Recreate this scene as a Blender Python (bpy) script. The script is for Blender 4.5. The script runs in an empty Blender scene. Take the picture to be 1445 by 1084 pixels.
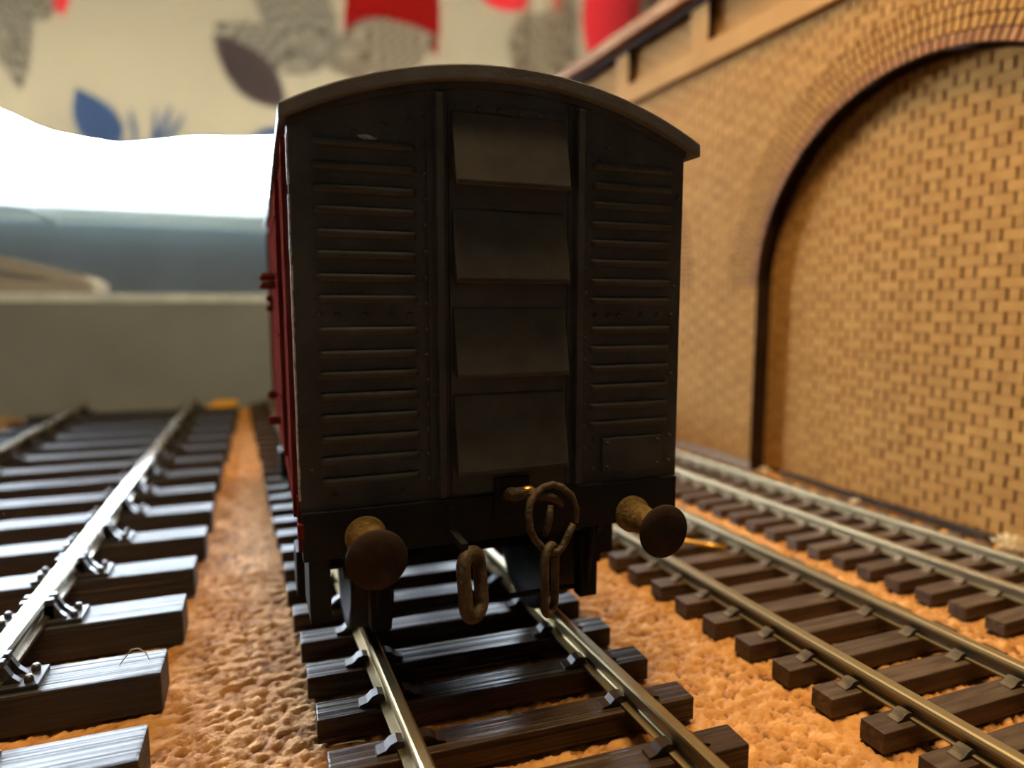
import bpy, bmesh, math, random
import numpy as np
from mathutils import Vector, Matrix
random.seed(7); rng = np.random.default_rng(11)
R = math.radians
scene = bpy.context.scene
col = scene.collection

# ------------------------------------------------------------------ camera
# one unit is about 28 mm of the real layout; the cork surface is z = 0
F, CX, CY = 955.0, 722.5, 542.0
CAM_Z = 1.13
YAW, PITCH = R(22.6126), R(6.689)
cam_right = Vector((math.cos(YAW), -math.sin(YAW), 0))
cam_fwd = Vector((math.sin(YAW) * math.cos(PITCH), math.cos(YAW) * math.cos(PITCH), -math.sin(PITCH)))
cam_up = cam_right.cross(cam_fwd)
CAM = Vector((0, 0, CAM_Z))
cd = bpy.data.cameras.new('camera')
cd.sensor_width = 36.0
cd.lens = F / 1445 * 36.0
cd.clip_start, cd.clip_end = 0.02, 500
cd.dof.use_dof = True
cd.dof.focus_distance = 1.74
cd.dof.aperture_fstop = 0.72
cam = bpy.data.objects.new('camera', cd)
cam.matrix_world = Matrix.Translation(CAM) @ Matrix((cam_right, cam_up, -cam_fwd)).transposed().to_4x4()
col.objects.link(cam)
scene.camera = cam

def at(px, py, y):
    """point of the vertical plane Y = y that this pixel of the photograph looks at (used once, to read sizes)"""
    d = cam_right * (px - CX) + cam_up * (CY - py) + cam_fwd * F
    return CAM + d * (y / d.y)

# ------------------------------------------------------------------ world, lights, exposure
scene.view_settings.view_transform = 'Standard'
scene.view_settings.look = 'None'
scene.view_settings.exposure = 0.0
scene.view_settings.gamma = 1.0
scene.view_settings.use_curve_mapping = False
world = bpy.data.worlds.new('world'); scene.world = world
world.use_nodes = True
bg = world.node_tree.nodes['Background']
bg.inputs[0].default_value = (0.75, 0.86, 1.0, 1)
bg.inputs[1].default_value = 115.0

WIN_Y = 26.0
def area(name, loc, target, sx, sy, power, color):
    l = bpy.data.lights.new(name, 'AREA'); l.shape = 'RECTANGLE'
    l.size, l.size_y = sx, sy; l.energy = power; l.color = color
    o = bpy.data.objects.new(name, l); o.location = loc
    o.rotation_euler = (Vector(target) - Vector(loc)).to_track_quat('-Z', 'Y').to_euler()
    col.objects.link(o); return o
# the sky lights the room through the window; this portal only steers the sampling to the opening
portal = area('window_portal', (.25, WIN_Y + 1.3, 6.8), (.25, 0, 6.8), 31.5, 3.2, 1, (1, 1, 1))
portal.data.cycles.is_portal = True
# the warm lamp that hangs above the layout
area('ceiling_lamp', (1.20, 1.70, 6.8), (1.45, 1.75, 0), 1.4, 2.6, 640, (1.0, 0.70, 0.36))

# ------------------------------------------------------------------ mesh helpers
class MB:
    def __init__(s): s.v = []; s.f = []; s.sm = []
    def add(s, vs, fs, smooth=False):
        b = len(s.v); s.v.extend([tuple(p) for p in vs])
        s.f.extend([tuple(b + i for i in f) for f in fs]); s.sm.extend([smooth] * len(fs))
    def box(s, x0, x1, y0, y1, z0, z1, bev=0.0):
        if bev <= 0:
            s.add([(x0,y0,z0),(x1,y0,z0),(x1,y1,z0),(x0,y1,z0),(x0,y0,z1),(x1,y0,z1),(x1,y1,z1),(x0,y1,z1)],
                  [(0,3,2,1),(4,5,6,7),(0,1,5,4),(1,2,6,5),(2,3,7,6),(3,0,4,7)])
        else:
            bm = bmesh.new()
            bmesh.ops.create_cube(bm, size=1)
            for v in bm.verts:
                v.co = Vector(((x0+x1)/2 + v.co.x*(x1-x0), (y0+y1)/2 + v.co.y*(y1-y0), (z0+z1)/2 + v.co.z*(z1-z0)))
            bmesh.ops.bevel(bm, geom=bm.edges[:], offset=bev, segments=2, affect='EDGES', profile=0.6)
            s.frombm(bm)
    def frombm(s, bm, smooth=False):
        bm.verts.index_update()
        s.add([v.co[:] for v in bm.verts], [[v.index for v in f.verts] for f in bm.faces], smooth); bm.free()
    def prism(s, prof, axis, a, b, smooth=False, caps=True):
        """prof: 2D points; extruded along axis from a to b. axis x: prof=(y,z); y: prof=(x,z); z: prof=(x,y)"""
        n = len(prof)
        def P(p, t): return {'x': (t, p[0], p[1]), 'y': (p[0], t, p[1]), 'z': (p[0], p[1], t)}[axis]
        vs = [P(p, a) for p in prof] + [P(p, b) for p in prof]
        s.add(vs, [(i, (i+1) % n, n + (i+1) % n, n + i) for i in range(n)], smooth)
        if caps:
            s.add(vs[:n], [tuple(range(n))[::-1]]); s.add(vs[n:], [tuple(range(n))])
    def tube(s, path, r, seg=10, closed=False, up=(0, 0, 1)):
        P = [Vector(p) for p in path]; n = len(P)
        rr = r if isinstance(r, (list, tuple)) else [r] * n
        rings = []
        prev = None
        for i in range(n):
            if closed: t = P[(i+1) % n] - P[i-1]
            else: t = P[min(i+1, n-1)] - P[max(i-1, 0)]
            t.normalize()
            u = prev if prev is not None else Vector(up)
            a = u - t * u.dot(t)
            if a.length < 1e-4: a = Vector((1, 0, 0)) - t * t.x
            if a.length < 1e-4: a = Vector((0, 1, 0)) - t * t.y
            a.normalize(); prev = a; b = t.cross(a)
            rings.append([P[i] + (a * math.cos(2*math.pi*k/seg) + b * math.sin(2*math.pi*k/seg)) * rr[i] for k in range(seg)])
        vs = [p for ring in rings for p in ring]
        fs = []
        for i in range(n if closed else n - 1):
            j = (i + 1) % n
            for k in range(seg):
                fs.append((i*seg+k, i*seg+(k+1) % seg, j*seg+(k+1) % seg, j*seg+k))
        s.add(vs, fs, True)
        if not closed:
            s.add(rings[0], [tuple(range(seg))[::-1]]); s.add(rings[-1], [tuple(range(seg))])
    def lathe(s, prof, origin, axis, seg=32, smooth=True):
        """prof: (radius, distance along axis)"""
        ax = Vector(axis).normalized(); a = ax.orthogonal().normalized(); b = ax.cross(a); o = Vector(origin)
        vs = []
        for r_, d in prof:
            for k in range(seg):
                t = 2*math.pi*k/seg
                vs.append(o + ax*d + (a*math.cos(t) + b*math.sin(t)) * max(r_, 1e-4))
        fs = []
        for i in range(len(prof) - 1):
            for k in range(seg):
                fs.append((i*seg+k, i*seg+(k+1) % seg, (i+1)*seg+(k+1) % seg, (i+1)*seg+k))
        s.add(vs, fs, smooth)
    def ball(s, c, r, seg=8, rings=5, sc=(1,1,1)):
        vs = []
        for i in range(rings + 1):
            p = math.pi * i / rings
            for k in range(seg):
                t = 2*math.pi*k/seg
                vs.append((c[0]+r*sc[0]*math.sin(p)*math.cos(t), c[1]+r*sc[1]*math.sin(p)*math.sin(t), c[2]+r*sc[2]*math.cos(p)))
        fs = [(i*seg+k, i*seg+(k+1) % seg, (i+1)*seg+(k+1) % seg, (i+1)*seg+k) for i in range(rings) for k in range(seg)]
        s.add(vs, fs, True)
    def mesh(s, name, m):
        me = bpy.data.meshes.new(name); me.from_pydata(s.v, [], s.f)
        me.polygons.foreach_set('use_smooth', s.sm)
        bm = bmesh.new(); bm.from_mesh(me); bmesh.ops.remove_doubles(bm, verts=bm.verts[:], dist=1e-6)
        bmesh.ops.recalc_face_normals(bm, faces=bm.faces[:]); bm.to_mesh(me); bm.free()
        me.materials.append(m); me.update(); return me
    def build(s, name, m, parent=None):
        return link(name, s.mesh(name, m), parent)

def link(name, me, parent=None, loc=None, rotz=0.0):
    o = bpy.data.objects.new(name, me); col.objects.link(o)
    if parent is not None: o.parent = parent
    if loc is not None: o.location = loc
    if rotz: o.rotation_euler = (0, 0, rotz)
    return o
def tag(o, label=None, cat=None, group=None, kind=None):
    for k, v in (('label', label), ('category', cat), ('group', group), ('kind', kind)):
        if v: o[k] = v
    return o
def empty(name, loc, label, cat, rotz=0.0, group=None):
    o = bpy.data.objects.new(name, None); col.objects.link(o)
    o.location = loc; o.rotation_euler = (0, 0, rotz); o.empty_display_size = 0.05
    return tag(o, label, cat, group)

# ------------------------------------------------------------------ materials
def mat(name, base, rough=0.6, metal=0.0, spec=0.5, var=0.0, vscale=8.0, col2=None, bump=0.0, bscale=40.0,
        stretch=(1, 1, 1), per_object=0.0, rough_var=0.0, detail=4.0):
    m = bpy.data.materials.new(name); m.use_nodes = True
    nt = m.node_tree; N, L = nt.nodes, nt.links
    p = N['Principled BSDF']
    p.inputs['Roughness'].default_value = rough; p.inputs['Metallic'].default_value = metal
    p.inputs['Specular IOR Level'].default_value = spec
    p.inputs['Base Color'].default_value = (*base, 1)
    tc = N.new('ShaderNodeTexCoord'); mp = N.new('ShaderNodeMapping'); mp.inputs['Scale'].default_value = stretch
    L.new(tc.outputs['Object'], mp.inputs['Vector'])
    if per_object:
        oi = N.new('ShaderNodeObjectInfo')
        vm = N.new('ShaderNodeVectorMath'); vm.operation = 'SCALE'; vm.inputs['Scale'].default_value = 37.0
        cb = N.new('ShaderNodeCombineXYZ'); L.new(oi.outputs['Random'], cb.inputs[0]); L.new(oi.outputs['Random'], cb.inputs[1])
        L.new(cb.outputs[0], vm.inputs[0]); L.new(vm.outputs[0], mp.inputs['Location'])
    cur = None
    if var > 0 or col2:
        nz = N.new('ShaderNodeTexNoise'); nz.inputs['Scale'].default_value = vscale; nz.inputs['Detail'].default_value = detail
        L.new(mp.outputs[0], nz.inputs['Vector'])
        cr = N.new('ShaderNodeValToRGB')
        c2 = col2 or tuple(min(1, c * (1 + var)) for c in base)
        c1 = base if col2 else tuple(c * (1 - var) for c in base)
        cr.color_ramp.elements[0].color = (*c1, 1); cr.color_ramp.elements[1].color = (*c2, 1)
        cr.color_ramp.elements[0].position = 0.35; cr.color_ramp.elements[1].position = 0.65
        L.new(nz.outputs['Fac'], cr.inputs[0]); cur = cr.outputs[0]
        if rough_var:
            mr = N.new('ShaderNodeMapRange'); mr.inputs['To Min'].default_value = rough - rough_var; mr.inputs['To Max'].default_value = rough + rough_var
            L.new(nz.outputs['Fac'], mr.inputs[0]); L.new(mr.outputs[0], p.inputs['Roughness'])
    if per_object and cur is not None:
        hs = N.new('ShaderNodeHueSaturation')
        mr = N.new('ShaderNodeMapRange'); mr.inputs['To Min'].default_value = 1 - per_object; mr.inputs['To Max'].default_value = 1 + per_object
        L.new(oi.outputs['Random'], mr.inputs[0]); L.new(mr.outputs[0], hs.inputs['Value']); L.new(cur, hs.inputs['Color']); cur = hs.outputs[0]
    if cur is not None: L.new(cur, p.inputs['Base Color'])
    if bump > 0:
        n2 = N.new('ShaderNodeTexNoise'); n2.inputs['Scale'].default_value = bscale; n2.inputs['Detail'].default_value = 5
        L.new(mp.outputs[0], n2.inputs['Vector'])
        bp = N.new('ShaderNodeBump'); bp.inputs['Strength'].default_value = bump; bp.inputs['Distance'].default_value = 0.01
        L.new(n2.outputs['Fac'], bp.inputs['Height']); L.new(bp.outputs[0], p.inputs['Normal'])
    return m

def wood_sleeper(name, base, col2, rough, spec, bump, gscale):
    """plastic sleeper moulded with wood grain running along its length (local x)"""
    m = mat(name, base, rough, 0, spec, col2=col2, vscale=6, stretch=(1, 8, 8), per_object=0.12)
    nt = m.node_tree; N, L = nt.nodes, nt.links; p = N['Principled BSDF']
    mp = [n for n in N if n.type == 'MAPPING'][0]
    w = N.new('ShaderNodeTexNoise'); w.inputs['Scale'].default_value = gscale; w.inputs['Detail'].default_value = 6; w.inputs['Distortion'].default_value = 0.6
    m2 = N.new('ShaderNodeMapping'); m2.inputs['Scale'].default_value = (0.12, 1, 1); L.new(mp.outputs[0], m2.inputs['Vector'])
    L.new(m2.outputs[0], w.inputs['Vector'])
    bp = N.new('ShaderNodeBump'); bp.inputs['Strength'].default_value = bump; bp.inputs['Distance'].default_value = 0.012
    L.new(w.outputs['Fac'], bp.inputs['Height']); L.new(bp.outputs[0], p.inputs['Normal'])
    return m

M = {}
M['sleeper_left'] = wood_sleeper('left_sleeper_plastic', (0.010, 0.010, 0.011), (0.020, 0.020, 0.020), 0.46, 0.52, 0.85, 9.0)
M['sleeper_main'] = wood_sleeper('main_sleeper_plastic', (0.022, 0.013, 0.008), (0.055, 0.030, 0.015), 0.36, 0.24, 0.9, 6.0)
M['sleeper_right'] = wood_sleeper('dusty_sleeper_plastic', (0.05, 0.030, 0.017), (0.10, 0.066, 0.040), 0.62, 0.35, 0.35, 5.0)
M['chair_black'] = mat('black_chair_plastic', (0.02, 0.02, 0.021), 0.38, spec=0.8, var=0.3)
M['chair_brown'] = mat('brown_chair_plastic', (0.030, 0.018, 0.012), 0.38, spec=0.3, var=0.3)
M['chair_dusty'] = mat('dusty_chair_plastic', (0.11, 0.085, 0.055), 0.7, spec=0.3, var=0.4, vscale=30)
M['rail'] = mat('nickel_silver_rail', (0.46, 0.37, 0.20), 0.42, 1.0, col2=(0.30, 0.23, 0.12), vscale=14, stretch=(1, 0.25, 1), rough_var=0.08)
M['rail_dull'] = mat('tarnished_rail', (0.34, 0.28, 0.16), 0.50, 0.8, col2=(0.30, 0.25, 0.15), vscale=9, stretch=(1, 0.3, 1), rough_var=0.08)
M['rail_steel'] = mat('bright_rail', (0.70, 0.66, 0.55), 0.28, 1.0, col2=(0.5, 0.47, 0.38), vscale=9, stretch=(1, 0.3, 1), rough_var=0.06)
M['black'] = mat('matt_black_paint', (0.034, 0.034, 0.031), 0.6, spec=0.3, var=0.25, vscale=9, bump=0.15, bscale=120)
M['vent'] = mat('dusty_black_paint', (0.030, 0.0285, 0.023), 0.6, spec=0.3, col2=(0.044, 0.041, 0.031), vscale=14, bump=0.08, bscale=160)
M['roofgrey'] = mat('grey_roof_paint', (0.100, 0.104, 0.100), 0.62, spec=0.3, col2=(0.13, 0.133, 0.125), vscale=10, bump=0.2, bscale=90)
M['maroon'] = mat('maroon_plastic', (0.105, 0.018, 0.014), 0.6, spec=0.0, col2=(0.13, 0.024, 0.018), vscale=8)
M['chip'] = mat('bare_pale_plastic', (0.36, 0.32, 0.25), 0.6, var=0.4, vscale=60)
M['underframe'] = mat('underframe_black', (0.009, 0.009, 0.009), 0.65, spec=0.15, var=0.3)
M['wheel'] = mat('blackened_steel', (0.012, 0.011, 0.010), 0.7, 0.0, spec=0.15, var=0.3)
M['rust'] = mat('rusty_wire', (0.028, 0.018, 0.009), 0.65, 0.3, col2=(0.085, 0.058, 0.030), vscale=26, bump=0.5, bscale=90)
M['rustdark'] = mat('dark_rusty_steel', (0.018, 0.012, 0.009), 0.8, 0.0, spec=0.12, col2=(0.032, 0.018, 0.012), vscale=14, bump=0.2, bscale=60)
M['dustbrass'] = mat('dusty_brass', (0.12, 0.077, 0.028), 0.85, 0.0, spec=0.1, col2=(0.22, 0.142, 0.052), vscale=45, bump=0.8, bscale=120)
M['brass'] = mat('bright_brass', (0.75, 0.45, 0.10), 0.35, 0.9, var=0.2)
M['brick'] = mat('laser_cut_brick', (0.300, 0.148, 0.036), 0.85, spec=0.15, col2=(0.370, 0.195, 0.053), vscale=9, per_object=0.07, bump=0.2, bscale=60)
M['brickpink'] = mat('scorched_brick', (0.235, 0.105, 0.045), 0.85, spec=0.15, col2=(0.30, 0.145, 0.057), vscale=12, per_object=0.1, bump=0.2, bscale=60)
M['mortar'] = mat('scorched_joint', (0.050, 0.020, 0.004), 0.9, spec=0.1, var=0.3, vscale=6)
M['mdf'] = mat('pale_board_card', (0.33, 0.172, 0.048), 0.85, spec=0.15, col2=(0.38, 0.205, 0.06), vscale=3, bump=0.1)
M['coping'] = mat('brown_board_card', (0.24, 0.115, 0.045), 0.8, spec=0.2, col2=(0.36, 0.19, 0.08), vscale=3)
M['burnt_shade'] = mat('burnt_edge_and_shade', (0.030, 0.014, 0.006), 0.85, spec=0.1, var=0.3)  # laser-burnt edges, also the painted shade at pilasters and coping
M['plinth'] = mat('grey_filler', (0.30, 0.26, 0.20), 0.9, spec=0.1, col2=(0.22, 0.19, 0.15), vscale=9, bump=0.4)
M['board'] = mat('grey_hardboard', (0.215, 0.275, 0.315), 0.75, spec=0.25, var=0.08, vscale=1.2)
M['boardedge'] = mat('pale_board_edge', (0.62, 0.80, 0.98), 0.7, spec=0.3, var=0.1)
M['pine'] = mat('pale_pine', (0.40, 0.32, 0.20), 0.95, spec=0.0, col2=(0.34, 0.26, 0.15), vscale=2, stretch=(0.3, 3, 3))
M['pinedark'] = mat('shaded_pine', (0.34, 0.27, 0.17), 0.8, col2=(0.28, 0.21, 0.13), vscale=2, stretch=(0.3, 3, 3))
M['white'] = mat('white_window_plastic', (0.80, 0.82, 0.80), 0.35, spec=0.5, var=0.03)
_m = M['white']; _n = _m.node_tree; _o = [n for n in _n.nodes if n.type == 'OUTPUT_MATERIAL'][0]
_mx = _n.nodes.new('ShaderNodeMixShader'); _mx.inputs[0].default_value = .35; _t = _n.nodes.new('ShaderNodeBsdfTranslucent'); _t.inputs[0].default_value = (.82, .9, .88, 1)
_n.links.new(_n.nodes['Principled BSDF'].outputs[0], _mx.inputs[1]); _n.links.new(_t.outputs[0], _mx.inputs[2]); _n.links.new(_mx.outputs[0], _o.inputs[0])
M['bluewall'] = mat('blue_grey_wall_paint', (0.68, 0.80, 0.92), 0.8, spec=0.2, var=0.06, vscale=0.4)
M['wallpaint'] = mat('warm_wall_paint', (0.50, 0.42, 0.32), 0.9, spec=0.1, var=0.04, vscale=0.2)
M['carpet'] = mat('brown_floor_carpet', (0.12, 0.10, 0.08), 0.95, spec=0.1, var=0.2, vscale=0.8)
M['hose'] = mat('pale_green_hose', (0.72, 0.86, 0.84), 0.3, spec=0.6, var=0.1)
M['cable'] = mat('black_cable', (0.030, 0.024, 0.020), 0.9, spec=0.05, var=0.2)
M['tuft'] = mat('dry_pale_moss', (0.62, 0.52, 0.33), 0.95, spec=0.05, col2=(0.42, 0.34, 0.19), vscale=30)
M['yellow'] = mat('yellow_plastic', (0.75, 0.42, 0.02), 0.5, var=0.1)
M['ply'] = mat('baseboard_plywood', (0.36, 0.25, 0.14), 0.8, var=0.15, stretch=(0.2, 3, 3))
M['fibre'] = mat('pale_fibre', (0.55, 0.48, 0.36), 0.7)

# ------------------------------------------------------------------ room (setting)
def structure(o): o['kind'] = 'structure'; return o
RX0, RX1, RY0, RZ0, RZ1 = -46.0, 58.0, -62.0, -26.0, 60.0
WX0, WX1, WZ1 = -15.0, 15.5, 24.0
WZ0 = at(150, 262, WIN_Y).z            # bottom of the glass
b = MB(); b.box(RX0, RX1, RY0, WIN_Y + 1.2, RZ0 - 1, RZ0); structure(b.build('floor', M['carpet']))
b = MB(); b.box(RX0, RX1, RY0, WIN_Y + 1.2, RZ1, RZ1 + 1); structure(b.build('ceiling', M['wallpaint']))
b = MB(); b.box(RX0 - 1, RX0, RY0, WIN_Y + 1.2, RZ0, RZ1); structure(b.build('wall_left', M['wallpaint']))
b = MB(); b.box(RX1, RX1 + 1, RY0, WIN_Y + 1.2, RZ0, RZ1); structure(b.build('wall_right', M['wallpaint']))
b = MB(); b.box(RX0, RX1, RY0 - 1, RY0, RZ0, RZ1); structure(b.build('wall_front', M['wallpaint']))
b = MB()
b.box(RX0, WX0, WIN_Y, WIN_Y + 1.2, RZ0, RZ1); b.box(WX1, RX1, WIN_Y, WIN_Y + 1.2, RZ0, RZ1)
b.box(WX0, WX1, WIN_Y, WIN_Y + 1.2, RZ0, WZ0 - 1.2); b.box(WX0, WX1, WIN_Y, WIN_Y + 1.2, WZ1, RZ1)
structure(b.build('wall_back', M['bluewall']))
# window: frame (bottom rail with stepped beads, jambs, head), sill, pane
b = MB()
b.box(WX0, WX1, WIN_Y + .25, WIN_Y + .85, WZ0 - 1.2, WZ0 - .32, .06)
b.box(WX0, WX1, WIN_Y + .15, WIN_Y + .75, WZ0 - .40, WZ0, .08)
b.box(WX0, WX0 + .9, WIN_Y + .25, WIN_Y + .85, WZ0, WZ1); b.box(WX1 - .9, WX1, WIN_Y + .25, WIN_Y + .85, WZ0, WZ1)
b.box(WX0, WX1, WIN_Y + .25, WIN_Y + .85, WZ1 - .9, WZ1)
win = structure(b.build('window_1', M['white']))
zs = at(150, 291, WIN_Y - 1).z
b = MB(); b.box(WX0 - .8, WX1 + .8, WIN_Y - .9, WIN_Y + .25, zs - .45, zs + .02, .12); b.build('window_sill', M['white'], win)
glass = bpy.data.materials.new('window_glass'); glass.use_nodes = True
nt = glass.node_tree; nt.nodes.clear()
o_ = nt.nodes.new('ShaderNodeOutputMaterial'); mx = nt.nodes.new('ShaderNodeMixShader'); tr = nt.nodes.new('ShaderNodeBsdfTransparent')
gl = nt.nodes.new('ShaderNodeBsdfGlossy'); gl.inputs['Roughness'].default_value = 0.02; fr = nt.nodes.new('ShaderNodeFresnel'); fr.inputs[0].default_value = 1.3
nt.links.new(fr.outputs[0], mx.inputs[0]); nt.links.new(tr.outputs[0], mx.inputs[1]); nt.links.new(gl.outputs[0], mx.inputs[2]); nt.links.new(mx.outputs[0], o_.inputs[0])
b = MB(); b.box(WX0 + .9, WX1 - .9, WIN_Y + .52, WIN_Y + .56, WZ0, WZ1 - .9); b.build('pane', glass, win)

# ------------------------------------------------------------------ curtain with printed leaves
CUR_Y = 24.4
def cxz(px, py):
    p = at(px, py, CUR_Y); return p.x, p.z
def make_curtain():
    x0, x1 = cxz(-260, 100)[0], cxz(1180, 100)[0]
    hem_px = [(-300, 150), (-60, 140), (0, 157), (35, 174), (70, 189), (115, 200), (165, 208), (230, 203), (290, 196), (385, 196), (470, 200), (560, 192), (660, 200), (760, 190), (900, 200), (1200, 195)]
    hx = np.array([cxz(*p)[0] for p in hem_px]); hz = np.array([cxz(*p)[1] for p in hem_px])
    ztop = 27.0
    nx = 620
    xs = np.linspace(x0, x1, nx)
    hem = np.interp(xs, hx, hz)
    k = np.ones(9) / 9; hem = np.convolve(np.pad(hem, 4, 'edge'), k, 'valid')
    nzv = 190; nzt = 24
    t = np.concatenate([np.linspace(0, 1, nzv), 1 + np.linspace(0, 1, nzt + 1)[1:]])
    zmid = 14.5
    X = np.repeat(xs[None, :], len(t), 0)
    Z = np.where(t[:, None] <= 1, hem[None, :] + (zmid - hem[None, :]) * t[:, None], zmid + (ztop - zmid) * (t[:, None] - 1))
    fold_x = cxz(738, 50)[0]; fold2 = cxz(795, 50)[0]
    Yd = .22 * np.sin(xs * .85 + .6) + .10 * np.sin(xs * 2.3 + 1.0)
    Yd = Yd - .55 * np.exp(-((xs - fold_x) / .28) ** 2) + .5 * np.exp(-((xs - fold_x - .9) / .5) ** 2) - .45 * np.exp(-((xs - fold2) / .22) ** 2)
    Y = CUR_Y + np.repeat(Yd[None, :], len(t), 0) * (0.75 + .25 * np.clip((Z - 8) / 6, 0, 1))
    # printed leaves: (base px, tip px, half width / length, colour, hatch)
    cream = np.array((0.66, 0.585, 0.445)); red = np.array((0.44, 0.055, 0.045)); pink = np.array((0.70, 0.15, 0.15)); brown = np.array((0.23, 0.18, 0.155))
    grey = np.array((0.25, 0.215, 0.17)); blue = np.array((0.22, 0.27, 0.35)); taupe = np.array((0.29, 0.22, 0.155))
    leaves = [
        ((612, -70), (486, 66), .30, red, 0), ((582, -75), (616, 80), .15, red, 0),
        ((463, 95), (618, 52), .26, taupe, 1), ((462, 92), (350, -60), .24, grey, 1), ((468, 92), (420, -60), .18, grey, 1), ((455, 96), (300, 30), .20, grey, 1),
        ((400, 150), (300, 44), .24, brown, 0), ((166, 215), (108, 126), .30, blue, 0),
        ((-8, -60), (27, 124), .17, grey, 1), ((-40, 60), (26, -40), .4, grey, 1), ((60, -60), (91, 24), .28, pink, 0), ((70, 30), (10, -60), .30, grey, 1),
        ((195, 215), (184, 154), .055, blue, 0), ((218, 215), (221, 150), .05, blue, 0), ((222, 215), (243, 146), .055, blue, 0), ((228, 215), (263, 158), .05, blue, 0),
        ((690, -50), (735, 18), .45, pink, 0), ((745, 130), (790, 10), .42, taupe, 1), ((830, 80), (905, -70), .26, pink, 0),
        ((800, -60), (792, 45), .16, pink, 0), ((800, 95), (798, -60), .10, taupe, 1), ((640, 170), (480, 150), .2, taupe, 1), ((350, 200), (400, 180), .16, blue, 0),
        ((-120, 150), (-180, 20), .28, red, 0), ((960, 60), (1040, -60), .28, red, 0), ((-60, -40), (-160, -120), .3, grey, 1), ((250, -80), (330, -200), .3, red, 0),
    ]
    C = np.repeat(np.repeat(cream[None, None, :], len(t), 0), nx, 1)
    for (bp, tp, wr, c, hatch) in leaves:
        bx, bz = cxz(*bp); tx, tz = cxz(*tp)
        L = math.hypot(tx - bx, tz - bz); ux, uz = (tx - bx) / L, (tz - bz) / L
        a = ((X - bx) * ux + (Z - bz) * uz) / L; q = (-(X - bx) * uz + (Z - bz) * ux) / L
        inside = (a > 0) & (a < 1) & (np.abs(q) < wr * np.sin(np.pi * np.clip(a, 0, 1) ** 0.85) ** 0.9)
        if hatch:
            h = .5 + .5 * np.sin(q * 95 + 9 * np.sin(a * 5) + 3 * np.sin(q * 37 + a * 11))
            h = .15 + .85 * h
            cc = cream * (1 - h[..., None]) + c * h[..., None]
            C = np.where(inside[..., None], cc, C)
        else:
            C = np.where(inside[..., None], c, C)
    nt_, nx_ = X.shape
    V = np.stack([X, Y, Z], -1).reshape(-1, 3)
    i = np.arange(nt_ * nx_).reshape(nt_, nx_)
    Fc = np.stack([i[:-1, :-1], i[:-1, 1:], i[1:, 1:], i[1:, :-1]], -1).reshape(-1, 4)
    me = bpy.data.meshes.new('curtain')
    me.vertices.add(len(V)); me.vertices.foreach_set('co', V.ravel())
    me.loops.add(Fc.size); me.loops.foreach_set('vertex_index', Fc.ravel().astype(np.int32))
    me.polygons.add(len(Fc)); me.polygons.foreach_set('loop_start', np.arange(0, Fc.size, 4, dtype=np.int32))
    me.polygons.foreach_set('loop_total', np.full(len(Fc), 4, dtype=np.int32))
    me.update(calc_edges=True); me.validate()
    at_ = me.color_attributes.new('print', 'FLOAT_COLOR', 'POINT')
    at_.data.foreach_set('color', np.concatenate([C.reshape(-1, 3), np.ones((len(V), 1))], 1).astype(np.float32).ravel())
    me.polygons.foreach_set('use_smooth', np.ones(len(Fc), dtype=bool))
    m = bpy.data.materials.new('printed_curtain_cloth'); m.use_nodes = True
    nt = m.node_tree; N, L = nt.nodes, nt.links; N.clear()
    out = N.new('ShaderNodeOutputMaterial'); mx = N.new('ShaderNodeMixShader'); mx.inputs[0].default_value = 0.15
    df = N.new('ShaderNodeBsdfDiffuse'); tl = N.new('ShaderNodeBsdfTranslucent'); a_ = N.new('ShaderNodeAttribute'); a_.attribute_name = 'print'
    L.new(a_.outputs['Color'], df.inputs[0]); L.new(a_.outputs['Color'], tl.inputs[0])
    L.new(df.outputs[0], mx.inputs[1]); L.new(tl.outputs[0], mx.inputs[2]); L.new(mx.outputs[0], out.inputs[0])
    me.materials.append(m)
    o = link('curtain', me)
    md = o.modifiers.new('cloth', 'SOLIDIFY'); md.thickness = 0.03
    tag(o, 'cream window curtain printed with red, grey and blue leaves, hanging above the bright window', 'curtain')
make_curtain()

# ------------------------------------------------------------------ baseboard, cork
CX0, CX1, CY0, CY1 = -4.2, 3.9, -1.2, 8.03
base = empty('baseboard', (0, 3.4, RZ0), 'plywood table under the cork sheet and all four tracks', 'table')
b = MB(); b.box(CX0 - .1, CX1 + .2, CY0 - .1 - 3.4, CY1 + .4 - 3.4, -RZ0 - .62, -RZ0 - .12); b.build('table_top', M['ply'], base)
for lx in (CX0 + .2, CX1 - .4):
    for ly in (CY0 + .2, CY1 - .2):
        b = MB(); b.box(lx, lx + .4, ly - 3.4 - .2, ly - 3.4 + .2, 0, -RZ0 - .62); b.build('leg', M['ply'], base)

def worley(x, y, cell, seed):
    r = np.random.default_rng(seed)
    n = 512
    jx = r.random((n, n)); jy = r.random((n, n)); val = r.random((n, n))
    xs, ys = x / cell, y / cell
    ix, iy = np.floor(xs).astype(int), np.floor(ys).astype(int)
    ang = r.random((n, n)) * 2 * np.pi; sl = np.zeros(x.shape)
    f1 = np.full(x.shape, 9.); f2 = np.full(x.shape, 9.); v1 = np.zeros(x.shape)
    for dx in (-1, 0, 1):
        for dy in (-1, 0, 1):
            cx_, cy_ = ix + dx, iy + dy
            px = cx_ + jx[cx_ % n, cy_ % n]; py = cy_ + jy[cx_ % n, cy_ % n]
            d = np.hypot(xs - px, ys - py)
            closer = d < f1
            f2 = np.where(closer, f1, np.minimum(f2, d)); v1 = np.where(closer, val[cx_ % n, cy_ % n], v1); A = ang[cx_ % n, cy_ % n]; sl = np.where(closer, np.cos(A) * (xs - px) + np.sin(A) * (ys - py), sl); f1 = np.where(closer, d, f1)
    return f1, f2, v1, sl
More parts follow.
